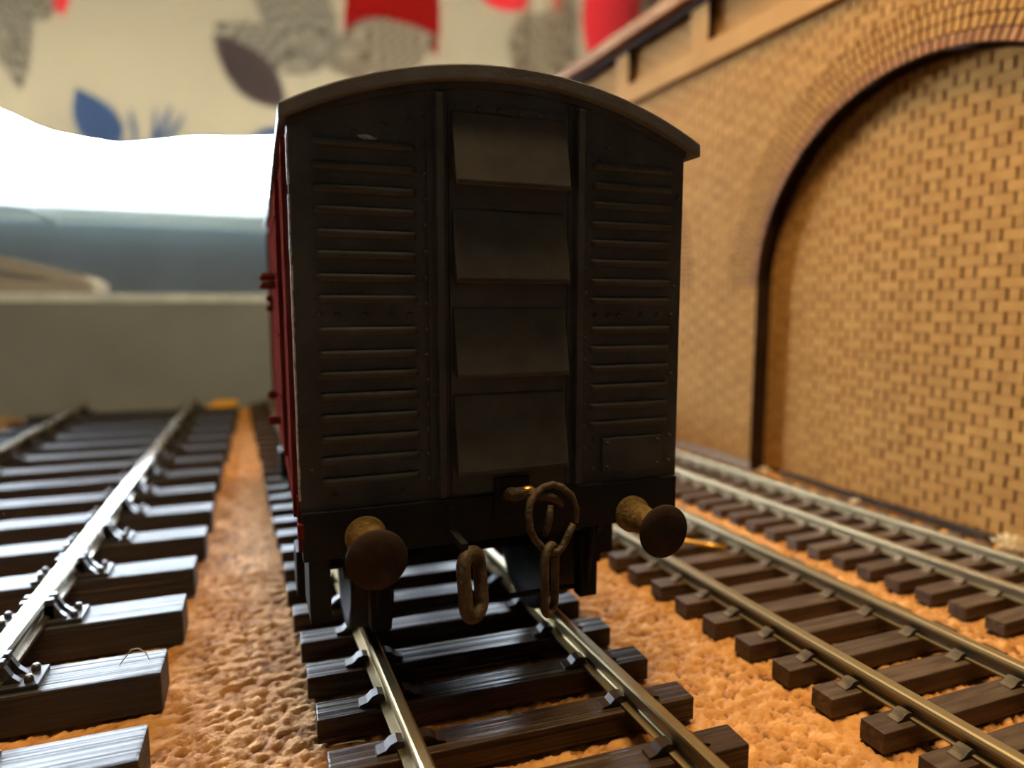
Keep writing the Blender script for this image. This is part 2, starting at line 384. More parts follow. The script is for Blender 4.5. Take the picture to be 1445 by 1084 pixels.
def grid_mesh(xs, ys):
    X, Y = np.meshgrid(xs, ys)
    wx = X + .012 * np.sin(Y * 41 + 2 * np.sin(X * 23)) + .006 * np.sin(Y * 97 + X * 60) + .004 * np.sin(X * 171 + 3 * np.sin(Y * 120))
    wy = Y + .012 * np.sin(X * 37 + 2 * np.sin(Y * 29)) + .006 * np.sin(X * 103 - Y * 71) + .004 * np.sin(Y * 163 + 3 * np.sin(X * 131))
    f1, f2, v, sl = worley(wx * .72 + wy * .20, wy * 1.2 - wx * .15, .040, 3)
    e = np.clip((f2 - f1) / .26, 0, 1); e = e * e * (3 - 2 * e)
    g1, g2, w, sl2 = worley(wx * 1.1 + .3 * wy, wy * .9, .017, 5)
    e2 = np.clip((g2 - g1) / .25, 0, 1)
    pick = (v > .45)                                  # bigger flakes stay whole, the rest break into small ones
    H = -.0155 + .0085 * e + .006 * (v - .5) + .0055 * sl + np.where(pick, .0012, .0036) * (e2 + .8 * sl2 + (w - .5)) + .004 * np.sin(X * 3.1) * np.sin(Y * 2.3 + 1)
    H = np.minimum(H - .0025, -.0012)
    return X, Y, H, .44 * v + .20 * w + .28 * e + .08 * e2, e
def cork():
    def breaks(a, b_, lo, hi, fine, coarse):
        out = [a]; x = a
        while x < b_:
            x += fine if lo <= x <= hi else coarse
            out.append(min(x, b_))
        return np.array(out)
    xs = breaks(CX0, CX1, -1.0, 3.45, .0115, .05)
    ys = breaks(CY0, CY1, .85, 3.0, .0095, .03)
    X, Y, H, c, e = grid_mesh(xs, ys)
    ny, nx = X.shape
    V = np.stack([X, Y, H], -1).reshape(-1, 3); i = np.arange(nx * ny).reshape(ny, nx)
    Fc = np.stack([i[:-1, :-1], i[:-1, 1:], i[1:, 1:], i[1:, :-1]], -1).reshape(-1, 4)
    # skirt down to the board
    edge = np.concatenate([i[0, :], i[1:, -1], i[-1, -2::-1], i[-2:0:-1, 0]]); nv = len(V)
    low = V[edge].copy(); low[:, 2] = -.12; V = np.concatenate([V, low])
    n = len(edge); k = np.arange(n); k2 = (k + 1) % n
    Fc = np.concatenate([Fc, np.stack([edge[k2], edge[k], nv + k, nv + k2], -1)])
    me = bpy.data.meshes.new('cork_sheet')
    me.vertices.add(len(V)); me.vertices.foreach_set('co', V.ravel())
    me.loops.add(Fc.size); me.loops.foreach_set('vertex_index', Fc.ravel().astype(np.int32))
    me.polygons.add(len(Fc)); me.polygons.foreach_set('loop_start', np.arange(0, Fc.size, 4, dtype=np.int32))
    me.polygons.foreach_set('loop_total', np.full(len(Fc), 4, dtype=np.int32))
    me.update(calc_edges=True); me.validate()
    a_ = me.attributes.new('granule', 'FLOAT', 'POINT'); a_.data.foreach_set('value', np.concatenate([c.ravel(), np.full(n, .5)]).astype(np.float32))
    m = bpy.data.materials.new('cork'); m.use_nodes = True
    nt = m.node_tree; N, L = nt.nodes, nt.links; p = N['Principled BSDF']
    p.inputs['Roughness'].default_value = .8; p.inputs['Specular IOR Level'].default_value = .25
    at_ = N.new('ShaderNodeAttribute'); at_.attribute_name = 'granule'
    cr = N.new('ShaderNodeValToRGB'); el = cr.color_ramp.elements
    el[0].position = .12; el[0].color = (.11, .045, .012, 1); el[1].position = .85; el[1].color = (.60, .315, .105, 1)
    e_ = el.new(.45); e_.color = (.44, .205, .06, 1)
    L.new(at_.outputs['Fac'], cr.inputs[0])
    tc = N.new('ShaderNodeTexCoord'); nz = N.new('ShaderNodeTexNoise'); nz.inputs['Scale'].default_value = 90; nz.inputs['Detail'].default_value = 5
    L.new(tc.outputs['Object'], nz.inputs['Vector'])
    big = N.new('ShaderNodeTexNoise'); big.inputs['Scale'].default_value = 2.5; big.inputs['Detail'].default_value = 3; L.new(tc.outputs['Object'], big.inputs['Vector'])
    mr = N.new('ShaderNodeMapRange'); mr.inputs['To Min'].default_value = .78; mr.inputs['To Max'].default_value = 1.2; L.new(big.outputs['Fac'], mr.inputs[0])
    hs = N.new('ShaderNodeHueSaturation'); L.new(cr.outputs[0], hs.inputs['Color']); L.new(mr.outputs[0], hs.inputs['Value'])
    L.new(hs.outputs[0], p.inputs['Base Color'])
    bp = N.new('ShaderNodeBump'); bp.inputs['Strength'].default_value = .5; bp.inputs['Distance'].default_value = .008
    L.new(nz.outputs['Fac'], bp.inputs['Height']); L.new(bp.outputs[0], p.inputs['Normal'])
    me.materials.append(m)
    o = link('cork_sheet', me)
    tag(o, 'orange brown granular cork sheet that all the tracks lie on', 'cork sheet')
cork()

# ------------------------------------------------------------------ tracks
def rail_profile(x, z0, z1, head, foot, web, bull=False):
    """closed outline in (x, z)"""
    h = z1 - z0; hd = h * .34; ft = h * .14 if not bull else h * .26; b_ = head * .22
    half = head / 2; fh = foot / 2; w = web / 2
    right = [(fh, z0), (fh, z0 + ft * .6), (w * 1.4, z0 + ft), (w, z0 + ft * 1.5), (w, z1 - hd * 1.25), (half, z1 - hd), (half, z1 - b_), (half - b_ * .4, z1 - b_ * .3), (half - b_, z1)]
    return [(x + a, c) for a, c in right] + [(x - a, c) for a, c in right[::-1]]

def track(label, x, ang, y0, y1, rails, sleeper, chair_mesh, chair_mat, z_s, z_r, rail_mat, sleeper_mat, head, foot, web, skew=0.0, bull=False):
    """local frame: x across, y along; origin at (x, 0, 0) turned by ang. rails = local x of both rails; sleeper = (x0, x1, width, first centre y, pitch)"""
    root = empty('railway_track', (x, 0, 0), label, 'track', rotz=ang)
    for rx in rails:
        b = MB(); b.prism(rail_profile(rx, z_s + (.014 if bull else .003), z_r, head, foot, web, bull), 'y', y0, y1); o = b.build('rail', rail_mat, root)
    sx0, sx1, w, yc, pitch = sleeper
    mid = (sx0 + sx1) / 2
    variants = []
    for q in range(3):
        bm = MB(); bm.box(sx0 - mid, sx1 - mid, -w/2, w/2, 0, z_s, min(w, z_s) * .07)
        variants.append(bm.mesh('sleeper', sleeper_mat))
    chairs = [chair_mesh(rx - mid, s).mesh('rail_chair', chair_mat) for rx, s in zip(rails, (-1, 1))]
    k = int(math.floor((y0 - yc) / pitch)) + 1
    while yc + k * pitch < y1:
        y = yc + k * pitch
        s = link('sleeper', variants[k % 3], root, (mid + random.uniform(-.006, .006) * (sx1 - sx0), y, 0), skew + random.uniform(-.006, .006))
        for c in chairs: link('rail_chair', c, s)
        k += 1
    return root

# --- left track: bullhead rail in big chairs, on black sleepers
def chair_bull(zs):
    def f(rx, side):
        b = MB()
        b.box(rx - .125, rx + .125, -.055, .055, zs - .004, zs + .014, .004)
        for s in (-1, 1):
            prof = [(rx + s*.020, zs + .010), (rx + s*.085, zs + .010), (rx + s*.062, zs + .034), (rx + s*.044, zs + .068), (rx + s*.020, zs + .072)]
            if s < 0: prof = prof[::-1]
            b.prism(prof, 'y', -.034, -.016); b.prism(prof, 'y', .016, .034)
            b.box(rx + min(s*.018, s*.045), rx + max(s*.018, s*.045), -.034, .034, zs + .010, zs + .062)
            b.box(rx + min(s*.022, s*.046), rx + max(s*.022, s*.046), -.036, -.010, zs + .060, zs + .080, .004)
            b.box(rx + min(s*.022, s*.046), rx + max(s*.022, s*.046), .008, .036, zs + .060, zs + .080, .004)
            for yy in (-.030, .030):
                b.lathe([(.012, 0), (.012, .014), (.008, .02), (0, .02)], (rx + s*.098, yy, zs + .012), (0, 0, 1), 8)
        return b
    return f
LANG = -.0500
# right-hand rail centre passes x = -0.606 at y = 2.5
LX = -.606 - .05 * 2.5
track('leftmost railway track, bright rails in black chairs on glossy black sleepers', LX, LANG, -.9, 7.55, (-.953, 0.0), (-1.37, .419, .145, 1.735 - .02, .3965),
      chair_bull(.115), M['chair_black'], .115, .200, M['rail_steel'], M['sleeper_left'], .062, .070, .022, bull=True)

# --- clip chairs for the plainer tracks
def chair_clip(zs, foot, w, size, hump):
    def f(rx, side):
        b = MB(); b.box(rx - foot/2 - size*.9, rx + foot/2 + size*.9, -w/2, w/2, zs - .004, zs + .003)
        for s in (-1, 1):
            e = foot / 2
            pts = [(e - size*.28, zs + hump*.42), (e - size*.22, zs + hump*.86), (e + size*.08, zs + hump), (e + size*.38, zs + hump*.80), (e + size*.62, zs + hump*.38), (e + size*1.0, zs + hump*.20), (e + size*1.06, zs - .003), (e - size*.02, zs - .003), (e - size*.02, zs + hump*.36)]
            prof = [(rx + s*a, c) for a, c in pts]
            if s < 0: prof = prof[::-1]
            b.prism(prof, 'y', -w/2, w/2)
        return b
    return f
MAIN_X = .652
track('track under the wagon, brassy rails on brown wood-grained sleepers', MAIN_X, 0.0, -.5, 7.85, (-.295, .297), (.162 - MAIN_X, 1.127 - MAIN_X, .088, 1.706, .217),
      chair_clip(.065, .062, .036, .052, .030), M['chair_brown'], .065, .130, M['rail'], M['sleeper_main'], .036, .062, .014, skew=-.068)
R1X = 1.83
track('dusty brown track immediately right of the wagon, holding a loose brass wire', R1X, 0.0, -.4, 7.85, (1.613 - R1X, 2.045 - R1X), (1.478 - R1X, 2.185 - R1X, .074, 1.130, .1605),
      chair_clip(.057, .052, .034, .040, .022), M['chair_dusty'], .057, .112, M['rail_dull'], M['sleeper_right'], .046, .056, .016, skew=-.03)
R2X = 2.775
track('farthest right track with tarnished rails beside the arched brick wall', R2X + .0, .030, -.4, 7.85, (2.625 - R2X + .06, 2.945 - R2X + .06), (2.385 - R2X + .06, 3.165 - R2X + .06, .068, 1.545, .1285),
      chair_clip(.047, .046, .032, .036, .020), M['chair_dusty'], .047, .100, M['rail_dull'], M['sleeper_right'], .040, .052, .016, skew=-.03)

# ------------------------------------------------------------------ goods wagon
WYAW = R(2.0)
WO = Vector((.1385, 1.66, .13))
wag = empty('goods_wagon', WO, 'black-ended maroon goods wagon with curved grey roof standing on the middle track', 'wagon', rotz=-WYAW)
zc = 1.0                                    # eye height above the rail: local z = measured z + zc
WL, WW = 2.32, 1.06
RCX, RR, RTOP = .535, 1.17, .581            # roof arc
def arc_z(u, top): return top - RR + math.sqrt(max(RR * RR - (u - RCX) ** 2, 0))
us = [i / 28 * WW for i in range(29)]
def outline(zb, top): return [(0, zb + zc), (WW, zb + zc)] + [(u, arc_z(u, top) + zc) for u in us[::-1]]
b = MB(); b.prism(outline(-.49, .552), 'y', .022, WL); b.build('body', M['maroon'], wag)
b = MB(); b.prism(outline(-.50, .552), 'y', 0.0, .022); b.build('end_panel', M['black'], wag)
# roof
ur = [-.018 + i / 36 * (1.092 + .018) for i in range(37)]
prof = [(u, arc_z(u, RTOP - .034) + zc) for u in ur] + [(u, arc_z(u, RTOP) + zc) for u in ur[::-1]]
b = MB(); b.prism(prof, 'y', -.034, WL + .03); ro = b.build('roof', M['roofgrey'], wag)
md = ro.modifiers.new('edge', 'BEVEL'); md.width = .004; md.segments = 2; md.limit_method = 'ANGLE'; md.angle_limit = R(40)
# inner moulding under the roof edge
prof = [(u, arc_z(u, .530) + zc) for u in us] + [(u, arc_z(u, .550) + zc) for u in us[::-1]]
b = MB(); b.prism(prof, 'y', -.010, 0.0); b.build('roof_moulding', M['black'], wag)
# ribs: two banks of pressed ridges
def rib_mesh(L):
    n = 9; prof = [(-.002 - .0105 * math.sin(math.pi * i / n), .0110 * math.cos(math.pi * i / n) - .0012 * math.sin(math.pi*i/n)) for i in range(n + 1)] + [(.002, -.0110), (.002, .0110)]
    m_ = MB()
    # taper the ends into the sheet
    secs = [(0, .15), (.006, .75), (.014, 1), (L - .014, 1), (L - .006, .75), (L, .15)]
    vs = []
    for x, s in secs: vs += [(x, p[0] * s if p[0] < 0 else p[0], p[1] * (.6 + .4 * s)) for p in prof]
    k = len(prof)
    m_.add(vs, [(i*k+j, i*k+(j+1) % k, (i+1)*k+(j+1) % k, (i+1)*k+j) for i in range(len(secs)-1) for j in range(k)], True)
    return m_.mesh('rib', M['black'])
zl = [.375, .321, .269, .22, .167, .118, .064, .014, -.063, -.118, -.168, -.22, -.272, -.325, -.376, -.429]
zr = [.367, .316, .266, .214, .165, .113, .061, .010, -.069, -.122, -.175, -.228, -.281, -.332]
rl, rr_ = rib_mesh(.243), rib_mesh(.252)
for z in zl: link('rib', rl, wag, (.052, 0, z + zc))
for z in zr: link('rib', rr_, wag, (.774, 0, z + zc))
# T-section posts
for u, nm in ((.348, 0), (.727, 1)):
    b = MB(); ztop = arc_z(u, .528)
    b.box(u - .026, u + .026, -.006, 0, -.49 + zc, ztop + zc)
    b.box(u - .009, u + .009, -.034, -.006, -.49 + zc, ztop - .012 + zc, .003)
    b.build('end_post', M['black'], wag)
# centre sheet behind the ventilators
b = MB(); b.box(.376, .698, -.008, 0, -.49 + zc, .488 + zc); b.build('centre_sheet', M['black'], wag)
# four hooded ventilators
for zt, zb in ((.473, .293), (.240, .057), (-.004, -.181), (-.226, -.430)):
    h = zt - zb
    prof = [(-.006, zt), (-.014, zt - .006), (-.019, zt - h*.18), (-.036, zt - h*.58), (-.050, zb + .006), (-.051, zb - .002), (-.046, zb - .004), (-.012, zb + .012), (-.006, zb + .012)]
    b = MB(); b.prism([(p[0], p[1] + zc) for p in prof], 'x', .383, .690); o = b.build('ventilator_hood', M['vent'], wag)
    md = o.modifiers.new('edge', 'BEVEL'); md.width = .003; md.segments = 2; md.limit_method = 'ANGLE'; md.angle_limit = R(35)
    b = MB(); b.box(.388, .685, -.051, -.0475, zb + .004 + zc, zb + .0085 + zc); b.build('hood_lip', M['vent'], o)
# rivets
b = MB()
def riv(u, z, v=-.001, r=.0075): b.ball((u, v, z + zc), r, 8, 4, (1, .8, 1))
for i in range(15):
    riv(.318, .445 - i * .0635); riv(.757, .462 - i * .0615, -.001)
for u in (.06, .10, .165, .23, .275): riv(u, -.024)
for u in (.79, .83, .86, .93, .985, 1.03): riv(u, -.030)
for u in (.08, .15, .22, .28): riv(u, arc_z(u, .552) - .085)
for u in (.82, .88, .94): riv(u, arc_z(u, .552) - .10)
for u in (.80, .875, .915): riv(u, arc_z(u, .552) - .135)
for i in range(6): riv(.40 + i * .055, .480, -.009)
for u, z in ((.79, -.375), (.79, -.46), (1.035, -.38), (1.035, -.455), (1.035, -.20), (1.04, .05), (1.045, .30), (.03, -.40), (.08, -.465), (.25, -.47)): riv(u, z)
tag(b.build('rivet_field', M['black'], wag), kind='stuff')
# number plate blank
b = MB(); b.box(.812, 1.003, -.013, 0, -.470 + zc, -.372 + zc, .004); pl = b.build('blank_plate', M['black'], wag)
b = MB()
for u, z in ((.826, -.386), (.988, -.386), (.826, -.455), (.988, -.455)): b.ball((u, -.013, z + zc), .0065, 8, 4)
tag(b.build('plate_rivet', M['black'], pl), kind='stuff')
# paint chip and worn corner
b = MB(); b.add([(.158, -.0012, .394+zc), (.170, -.0012, .385+zc), (.184, -.0012, .377+zc), (.205, -.0012, .390+zc), (.196, -.0012, .3935+zc), (.176, -.0012, .398+zc)], [(0, 1, 2, 3, 4, 5)])
b.add([(.158, 0, .394+zc), (.170, 0, .385+zc), (.184, 0, .377+zc), (.205, 0, .390+zc), (.196, 0, .3935+zc), (.176, 0, .398+zc)], [(5, 4, 3, 2, 1, 0)])
tag(b.build('paint_chip', M['chip'], wag), label='pale bare patch where the black paint has flaked')
b = MB(); z = -.47
while z < .365:
    dz = random.uniform(.012, .04); w_ = random.uniform(.0012, .0034) * (1 if z < .3 else .6)
    if random.random() < .93: b.box(-.0025, w_, -.0022, .010, z + zc, z + dz + zc)
    z += dz
tag(b.build('worn_corner', M['chip'], wag), label='pale worn corner edge')
# headstock, solebars, floor
b = MB(); b.box(0.002, WW - .002, -.012, .05, -.622 + zc, -.5 + zc, .004); b.build('headstock', M['underframe'], wag)
for u0 in (.035, .985):
    b = MB(); b.box(u0, u0 + .04, .05, WL - .02, -.60 + zc, -.49 + zc); b.build('solebar', M['underframe'], wag)
b = MB(); b.box(.04, 1.02, .03, WL - .02, -.515 + zc, -.488 + zc); b.build('floor_plate', M['underframe'], wag)
b = MB(); b.box(0.002, WW - .002, WL - .05, WL + .02, -.622 + zc, -.508 + zc); b.build('headstock', M['underframe'], wag)
b = MB(); b.box(-.006, .012, .004, .03, -.60 + zc, -.46 + zc); b.box(-.008, .006, -.018, .02, -.56 + zc, -.525 + zc); b.build('corner_bracket', M['maroon'], wag)
# side: corner plate, door, stanchions, fittings (the maroon left side)
b = MB(); b.box(-.012, 0, .66, 1.66, -.47 + zc, .37 + zc, .003); dr = b.build('side_door', M['maroon'], wag)
for z in (-.30, -.10, .10, .28):
    b = MB(); b.box(-.016, -.011, .68, 1.64, z - .004 + zc, z + .004 + zc); b.build('plank_bead', M['maroon'], dr)
for v in (.035, .60, 1.70, 2.24):
    b = MB(); b.box(-.014, 0, v, v + .035, -.52 + zc, .385 + zc, .003); b.build('side_stanchion', M['maroon'], wag)
for z in (.10, .07): 
    b = MB(); b.tube([(-.010, .95, z + zc), (-.05, .95, z + zc), (-.058, .97, z - .006 + zc)], [.012, .014, .010], 8); b.build('door_catch', M['maroon'], wag)
b = MB(); b.box(-.054, -.002, .86, .905, -.425 + zc, -.398 + zc, .006); b.build('door_bumper', M['maroon'], wag)
b = MB(); b.ball((-.034, 1.20, -.36 + zc), .018); b.box(-.034, -.008, 1.19, 1.21, -.37 + zc, -.35 + zc); b.build('door_bumper', M['maroon'], wag)
b = MB(); b.ball((-.028, 1.25, .325 - .30 + zc), .014); b.ball((-.028, 1.25, -.015 + zc), .014); b.box(-.028, -.008, 1.24, 1.26, -.02 + zc, .03 + zc); b.build('door_hinge', M['maroon'], wag)
b = MB(); b.box(-.010, 0, .036, WL, -.52 + zc, -.485 + zc, .003); b.build('side_rail', M['maroon'], wag)
# right side, mirrored
b = MB(); b.box(WW, WW + .012, .66, 1.66, -.47 + zc, .37 + zc, .003); b.build('side_door', M['maroon'], wag)
for v in (.035, .60, 1.70, 2.24):
    b = MB(); b.box(WW, WW + .014, v, v + .035, -.49 + zc, .385 + zc, .003); b.build('side_stanchion', M['maroon'], wag)
# buffers
for u, z, r_ in ((.152, -.572, .0700), (.907, -.597, .0720)):
    b = MB(); b.lathe([(.052, -.010), (.052, -.030), (.044, -.032), (.040, -.08), (.033, -.118), (.034, -.122), (.024, -.124)], (u, 0, z + zc), (0, 1, 0), 24)
    bf = b.build('buffer', M['dustbrass'], wag)
    bf['label'] = 'dusty ochre buffer housing with a dark round head'
    b = MB(); b.lathe([(.020, .122), (.020, .168), (.030, .172), (r_ * .97, .174), (r_, .177), (r_, .183), (r_ * .95, .187), (r_ * .6, .191), (0, .193)], (u, 0, z + zc), (0, -1, 0), 40)
    b.build('buffer_head', M['rustdark'], bf)
def rl_(px, py, v):
    """local (u, z) on the wagon plane at depth v for a photograph pixel"""
    d = cam_right * (px - CX) + cam_up * (CY - py) + cam_fwd * F
    ux = Vector((math.cos(WYAW), -math.sin(WYAW), 0)); vy = Vector((math.sin(WYAW), math.cos(WYAW), 0))
    O = Vector((WO.x, WO.y, CAM_Z)); P = CAM + d * (((O + vy * v - CAM).dot(vy)) / d.dot(vy))
    return (P - O).dot(ux), P.z - WO.z
def pt(px, py, v): u, z = rl_(px, py, v); return (u, v, z)
# drawhook
HU, HZ = .530, -.455
b = MB(); b.box(.490, .590, -.018, -.011, -.57 + zc, -.455 + zc, .002); b.build('drawplate', M['underframe'], wag)
b = MB(); b.tube([pt(715, 697, -.012), pt(720, 697, -.045), pt(727, 698, -.08), pt(741, 696, -.105), pt(760, 698, -.118), pt(778, 701, -.122), pt(789, 706, -.120), pt(792, 713, -.112)], [.018, .018, .018, .0165, .0155, .014, .012, .008], 12)
hk = b.build('drawhook', M['rust'], wag)
b = MB(); hb = pt(745, 690, -.108); b.ball(hb, .013, 10, 6, (1.3, 1, .6)); tag(b.build('bright_patch', M['brass'], hk), label='small brass-yellow patch on the hook')  # small brass-coloured spot set on the drawhook
def stadium(c, w, h, n=10, ax=(1, 0, 0), up=(0, 0, 1)):
    c = Vector(c); ax = Vector(ax).normalized(); up = Vector(up).normalized(); r_ = w / 2; k = h / 2 - r_
    pts = []
    for i in range(n + 1):
        t = math.pi * i / n; pts.append(c + ax * (r_ * math.cos(t)) + up * (k + r_ * math.sin(t)))
    for i in range(n + 1):
        t = math.pi + math.pi * i / n; pts.append(c + ax * (r_ * math.cos(t)) + up * (-k + r_ * math.sin(t)))
    return pts
# upper link: open pear-shaped ring hung on the hook, its right side sprung apart
path = [pt(812, 737, -.135), pt(813, 718, -.135), pt(806, 699, -.130), pt(793, 688, -.125), pt(780, 684, -.122), pt(766, 688, -.125), pt(755, 697, -.132), pt(748, 710, -.140), pt(746, 728, -.145), pt(748, 748, -.15), pt(755, 762, -.152), pt(766, 774, -.152), pt(775, 779, -.152), pt(788, 779, -.150), pt(796, 768, -.146), pt(803, 752, -.142), pt(809, 739, -.14)]
b = MB(); b.tube(path, [.0085] + [.0098] * (len(path) - 2) + [.0085], 10); b.build('coupling_link', M['rust'], wag)
# inner shank hanging inside it
b = MB(); b.tube([pt(776, 712, -.128), pt(775, 730, -.13), pt(771, 748, -.132), pt(769, 757, -.132)], [.010, .011, .010, .006], 10); b.build('hook_tongue', M['rust'], wag)
# lower link seen almost edge on
ctr = pt(776, 818, -.150)
b = MB(); b.tube(stadium(ctr, .064, .178, 9, ax=(.74, .67, 0)), .0110, 10, closed=True); b.build('coupling_link', M['rust'], wag)
# separate thick link on the left, hanging from its strap
ctr = pt(667, 825, -.13)
b = MB(); b.tube(stadium(ctr, .066, .158, 10, ax=(.80, .60, .0), up=(-.04, .10, 1)), .0180, 12, closed=True); b.build('coupling_link', M['rust'], wag)
u, z = rl_(655, 772, -.125)
b = MB(); b.box(u - .010, u + .008, -.135, -.012, z - .006, z + .012, .002); b.box(u - .010, u + .008, -.022, -.012, z - .006, -.52 + zc, .002); b.build('coupling_strap', M['underframe'], wag)
# wheelsets, axle guards and brake rigging
def wheelset(v):
    cx_ = .652 - .1385 - (v * .0349)
    cz = .2078
    ax = None
    for s in (-1, 1):
        b = MB(); pr = [(.02, -.02), (.055, -.016), (.06, 0), (.15, .012), (.165, -.012), (.198, -.014), (.202, -.010), (.206, .072), (.212, .080), (.232, .086), (.236, .094), (.230, .102), (.16, .100), (.15, .080), (.05, .085), (.02, .11)]
        # profile distance runs from the outer face inwards
        b.lathe(pr, (cx_ + s * .344, v, cz), (-s, 0, 0), 40)
        o = b.build('wheel', M['wheel'], wag)
    b = MB(); b.tube([(cx_ - .44, v, cz), (cx_ + .44, v, cz)], .022, 12); b.build('axle', M['wheel'], wag)
    for u0, s in ((.065, -1), (WW - .065, 1)):
        b = MB()
        b.prism([(v - .20, .46), (v + .20, .46), (v + .075, .22), (v + .075, .115), (v - .075, .115), (v - .075, .22)], 'x', u0 - .008, u0 + .008)
        g = b.build('axle_guard', M['underframe'], wag)
        b = MB(); lo, hi = sorted((u0 + s * .008, u0 + s * .065)); b.box(lo, hi, v - .060, v + .060, .135, .275, .008); b.build('axlebox', M['underframe'], g)
        b = MB()
        for i in range(5):
            hl = .19 - .035 * i; lo2, hi2 = sorted((u0 + s * .012, u0 + s * .050)); b.box(lo2, hi2, v - hl, v + hl, .345 - .016 * i, .360 - .016 * i)
        b.box(lo2, hi2, v - .03, v + .03, .27, .35); b.build('leaf_spring', M['underframe'], g)
wheelset(.42); wheelset(1.90)
for u0 in (.205, .845):
    b = MB(); b.tube([(u0, .10, .40), (u0, .12, .25), (u0 + .0, .15, .12)], .010, 8); b.box(u0 - .025, u0 + .035, .135, .185, .10, .30, .006); b.build('brake_block', M['underframe'], wag)
b = MB(); b.box(.02, .075, .10, .30, .165, .43, .006); b.build('brake_hanger', M['underframe'], wag)
b = MB(); b.tube([(.20, .16, .13), (.86, .16, .13)], .009, 8); b.build('brake_rod', M['underframe'], wag)

# ------------------------------------------------------------------ arched brick wall
WX, WB = 3.27, 3.39                     # front face, recessed face
ARC_R, ARC_C, ARC_Z, BAY = 1.11, 2.47, .12 + CAM_Z, 3.18
WTOP = 1.70 + CAM_Z
Y_LO, Y_HI = .75, 8.0
ARCS = [ARC_C, ARC_C + BAY]
wall = empty('arched_wall', (WX, 0, 0), 'tan laser-cut brick retaining wall with blind arches and a parapet along the right', 'wall')
ox = -WX                                 # children are local to (WX, 0, 0)
def in_opening(y, z, grow=0.0):
    for c in ARCS:
        if z <= ARC_Z:
            if abs(y - c) < ARC_R + grow: return True
        elif math.hypot(y - c, z - ARC_Z) < ARC_R + grow: return True
    return False
# front sheet (behind the bricks) with the openings cut out
ys = [Y_LO]
for c in ARCS:
    ys += [c - ARC_R * math.cos(math.pi * i / 56) for i in range(57)]
ys += [Y_HI]
ys = sorted(set(min(max(y, Y_LO), Y_HI) for y in ys))
b = MB(); rv = MB()
for a, c_ in zip(ys[:-1], ys[1:]):
    m_ = (a + c_) / 2; za = zb = 0.0
    for c in ARCS:
        if abs(m_ - c) < ARC_R:
            za = ARC_Z + math.sqrt(max(ARC_R**2 - (a - c)**2, 0)); zb = ARC_Z + math.sqrt(max(ARC_R**2 - (c_ - c)**2, 0))
            rv.add([(-.006, a, za), (.12, a, za), (.12, c_, zb), (-.006, c_, zb), (-.006, a, za + .008), (.12, a, za + .008), (.12, c_, zb + .008), (-.006, c_, zb + .008)],
                   [(0, 1, 2, 3), (4, 7, 6, 5), (0, 4, 5, 1), (3, 2, 6, 7), (0, 3, 7, 4), (1, 5, 6, 2)], True)
    b.add([(0, a, za), (0, c_, zb), (0, c_, WTOP), (0, a, WTOP), (.12, a, za), (.12, c_, zb), (.12, c_, WTOP), (.12, a, WTOP)],
          [(0, 3, 2, 1), (4, 5, 6, 7), (0, 1, 5, 4), (2, 3, 7, 6)])
for c in ARCS:
    for s in (-1, 1):
        y = c + s * ARC_R; lo, hi = sorted((y, y + s * .008)); rv.box(-.006, .12, lo, hi, 0, ARC_Z)
face = b.build('front_sheet', M['mortar'], wall)
rv.build('arch_reveal', M['burnt_shade'], wall)
b = MB(); b.box(.122, .18, Y_LO, Y_HI, 0, WTOP + .55); panel = b.build('recess_panel', M['mortar'], wall)

ROW, HEAD, STR, JV, JH, PROUD = .0557, .0620, .1585, .0135, .0032, .007
def clip(poly, n, d):
    """keep the part with n.p >= d"""
    out = []
    for i in range(len(poly)):
        p, q = poly[i], poly[(i + 1) % len(poly)]
        a = n[0]*p[0] + n[1]*p[1] - d; c = n[0]*q[0] + n[1]*q[1] - d
        if a >= 0: out.append(p)
        if (a >= 0) != (c >= 0):
            t = a / (a - c); out.append((p[0] + (q[0]-p[0])*t, p[1] + (q[1]-p[1])*t))
    return out
def bond(y0, y1, z0, z1, zph, yph):
    """Flemish bond: yields (ymin, ymax, zmin, zmax)"""
    per = HEAD + STR
    r = int(math.floor((z0 - zph) / ROW))
    while zph + r * ROW < z1:
        z = zph + r * ROW
        off = yph + (r % 2) * per / 2
        k = int(math.floor((y0 - off) / per)) - 1
        while off + k * per - per < y1:
            c = off + k * per
            for a, e in ((c - HEAD/2, c + HEAD/2), (c + HEAD/2, c + HEAD/2 + STR)):
                if e > y0 and a < y1: yield (max(a, y0) + JV/2, min(e, y1) - JV/2, max(z, z0) + JH/2, min(z + ROW, z1) - JH/2)
            k += 1
        r += 1
def brick_poly(mb, poly, x0, x1, cy=0.0, cz=0.0):
    n = len(poly)
    mb.add([(x0, p[0]-cy, p[1]-cz) for p in poly] + [(x1, p[0]-cy, p[1]-cz) for p in poly],
           [tuple(range(n))] + [(i, (i+1) % n, n+(i+1) % n, n+i) for i in range(n)])
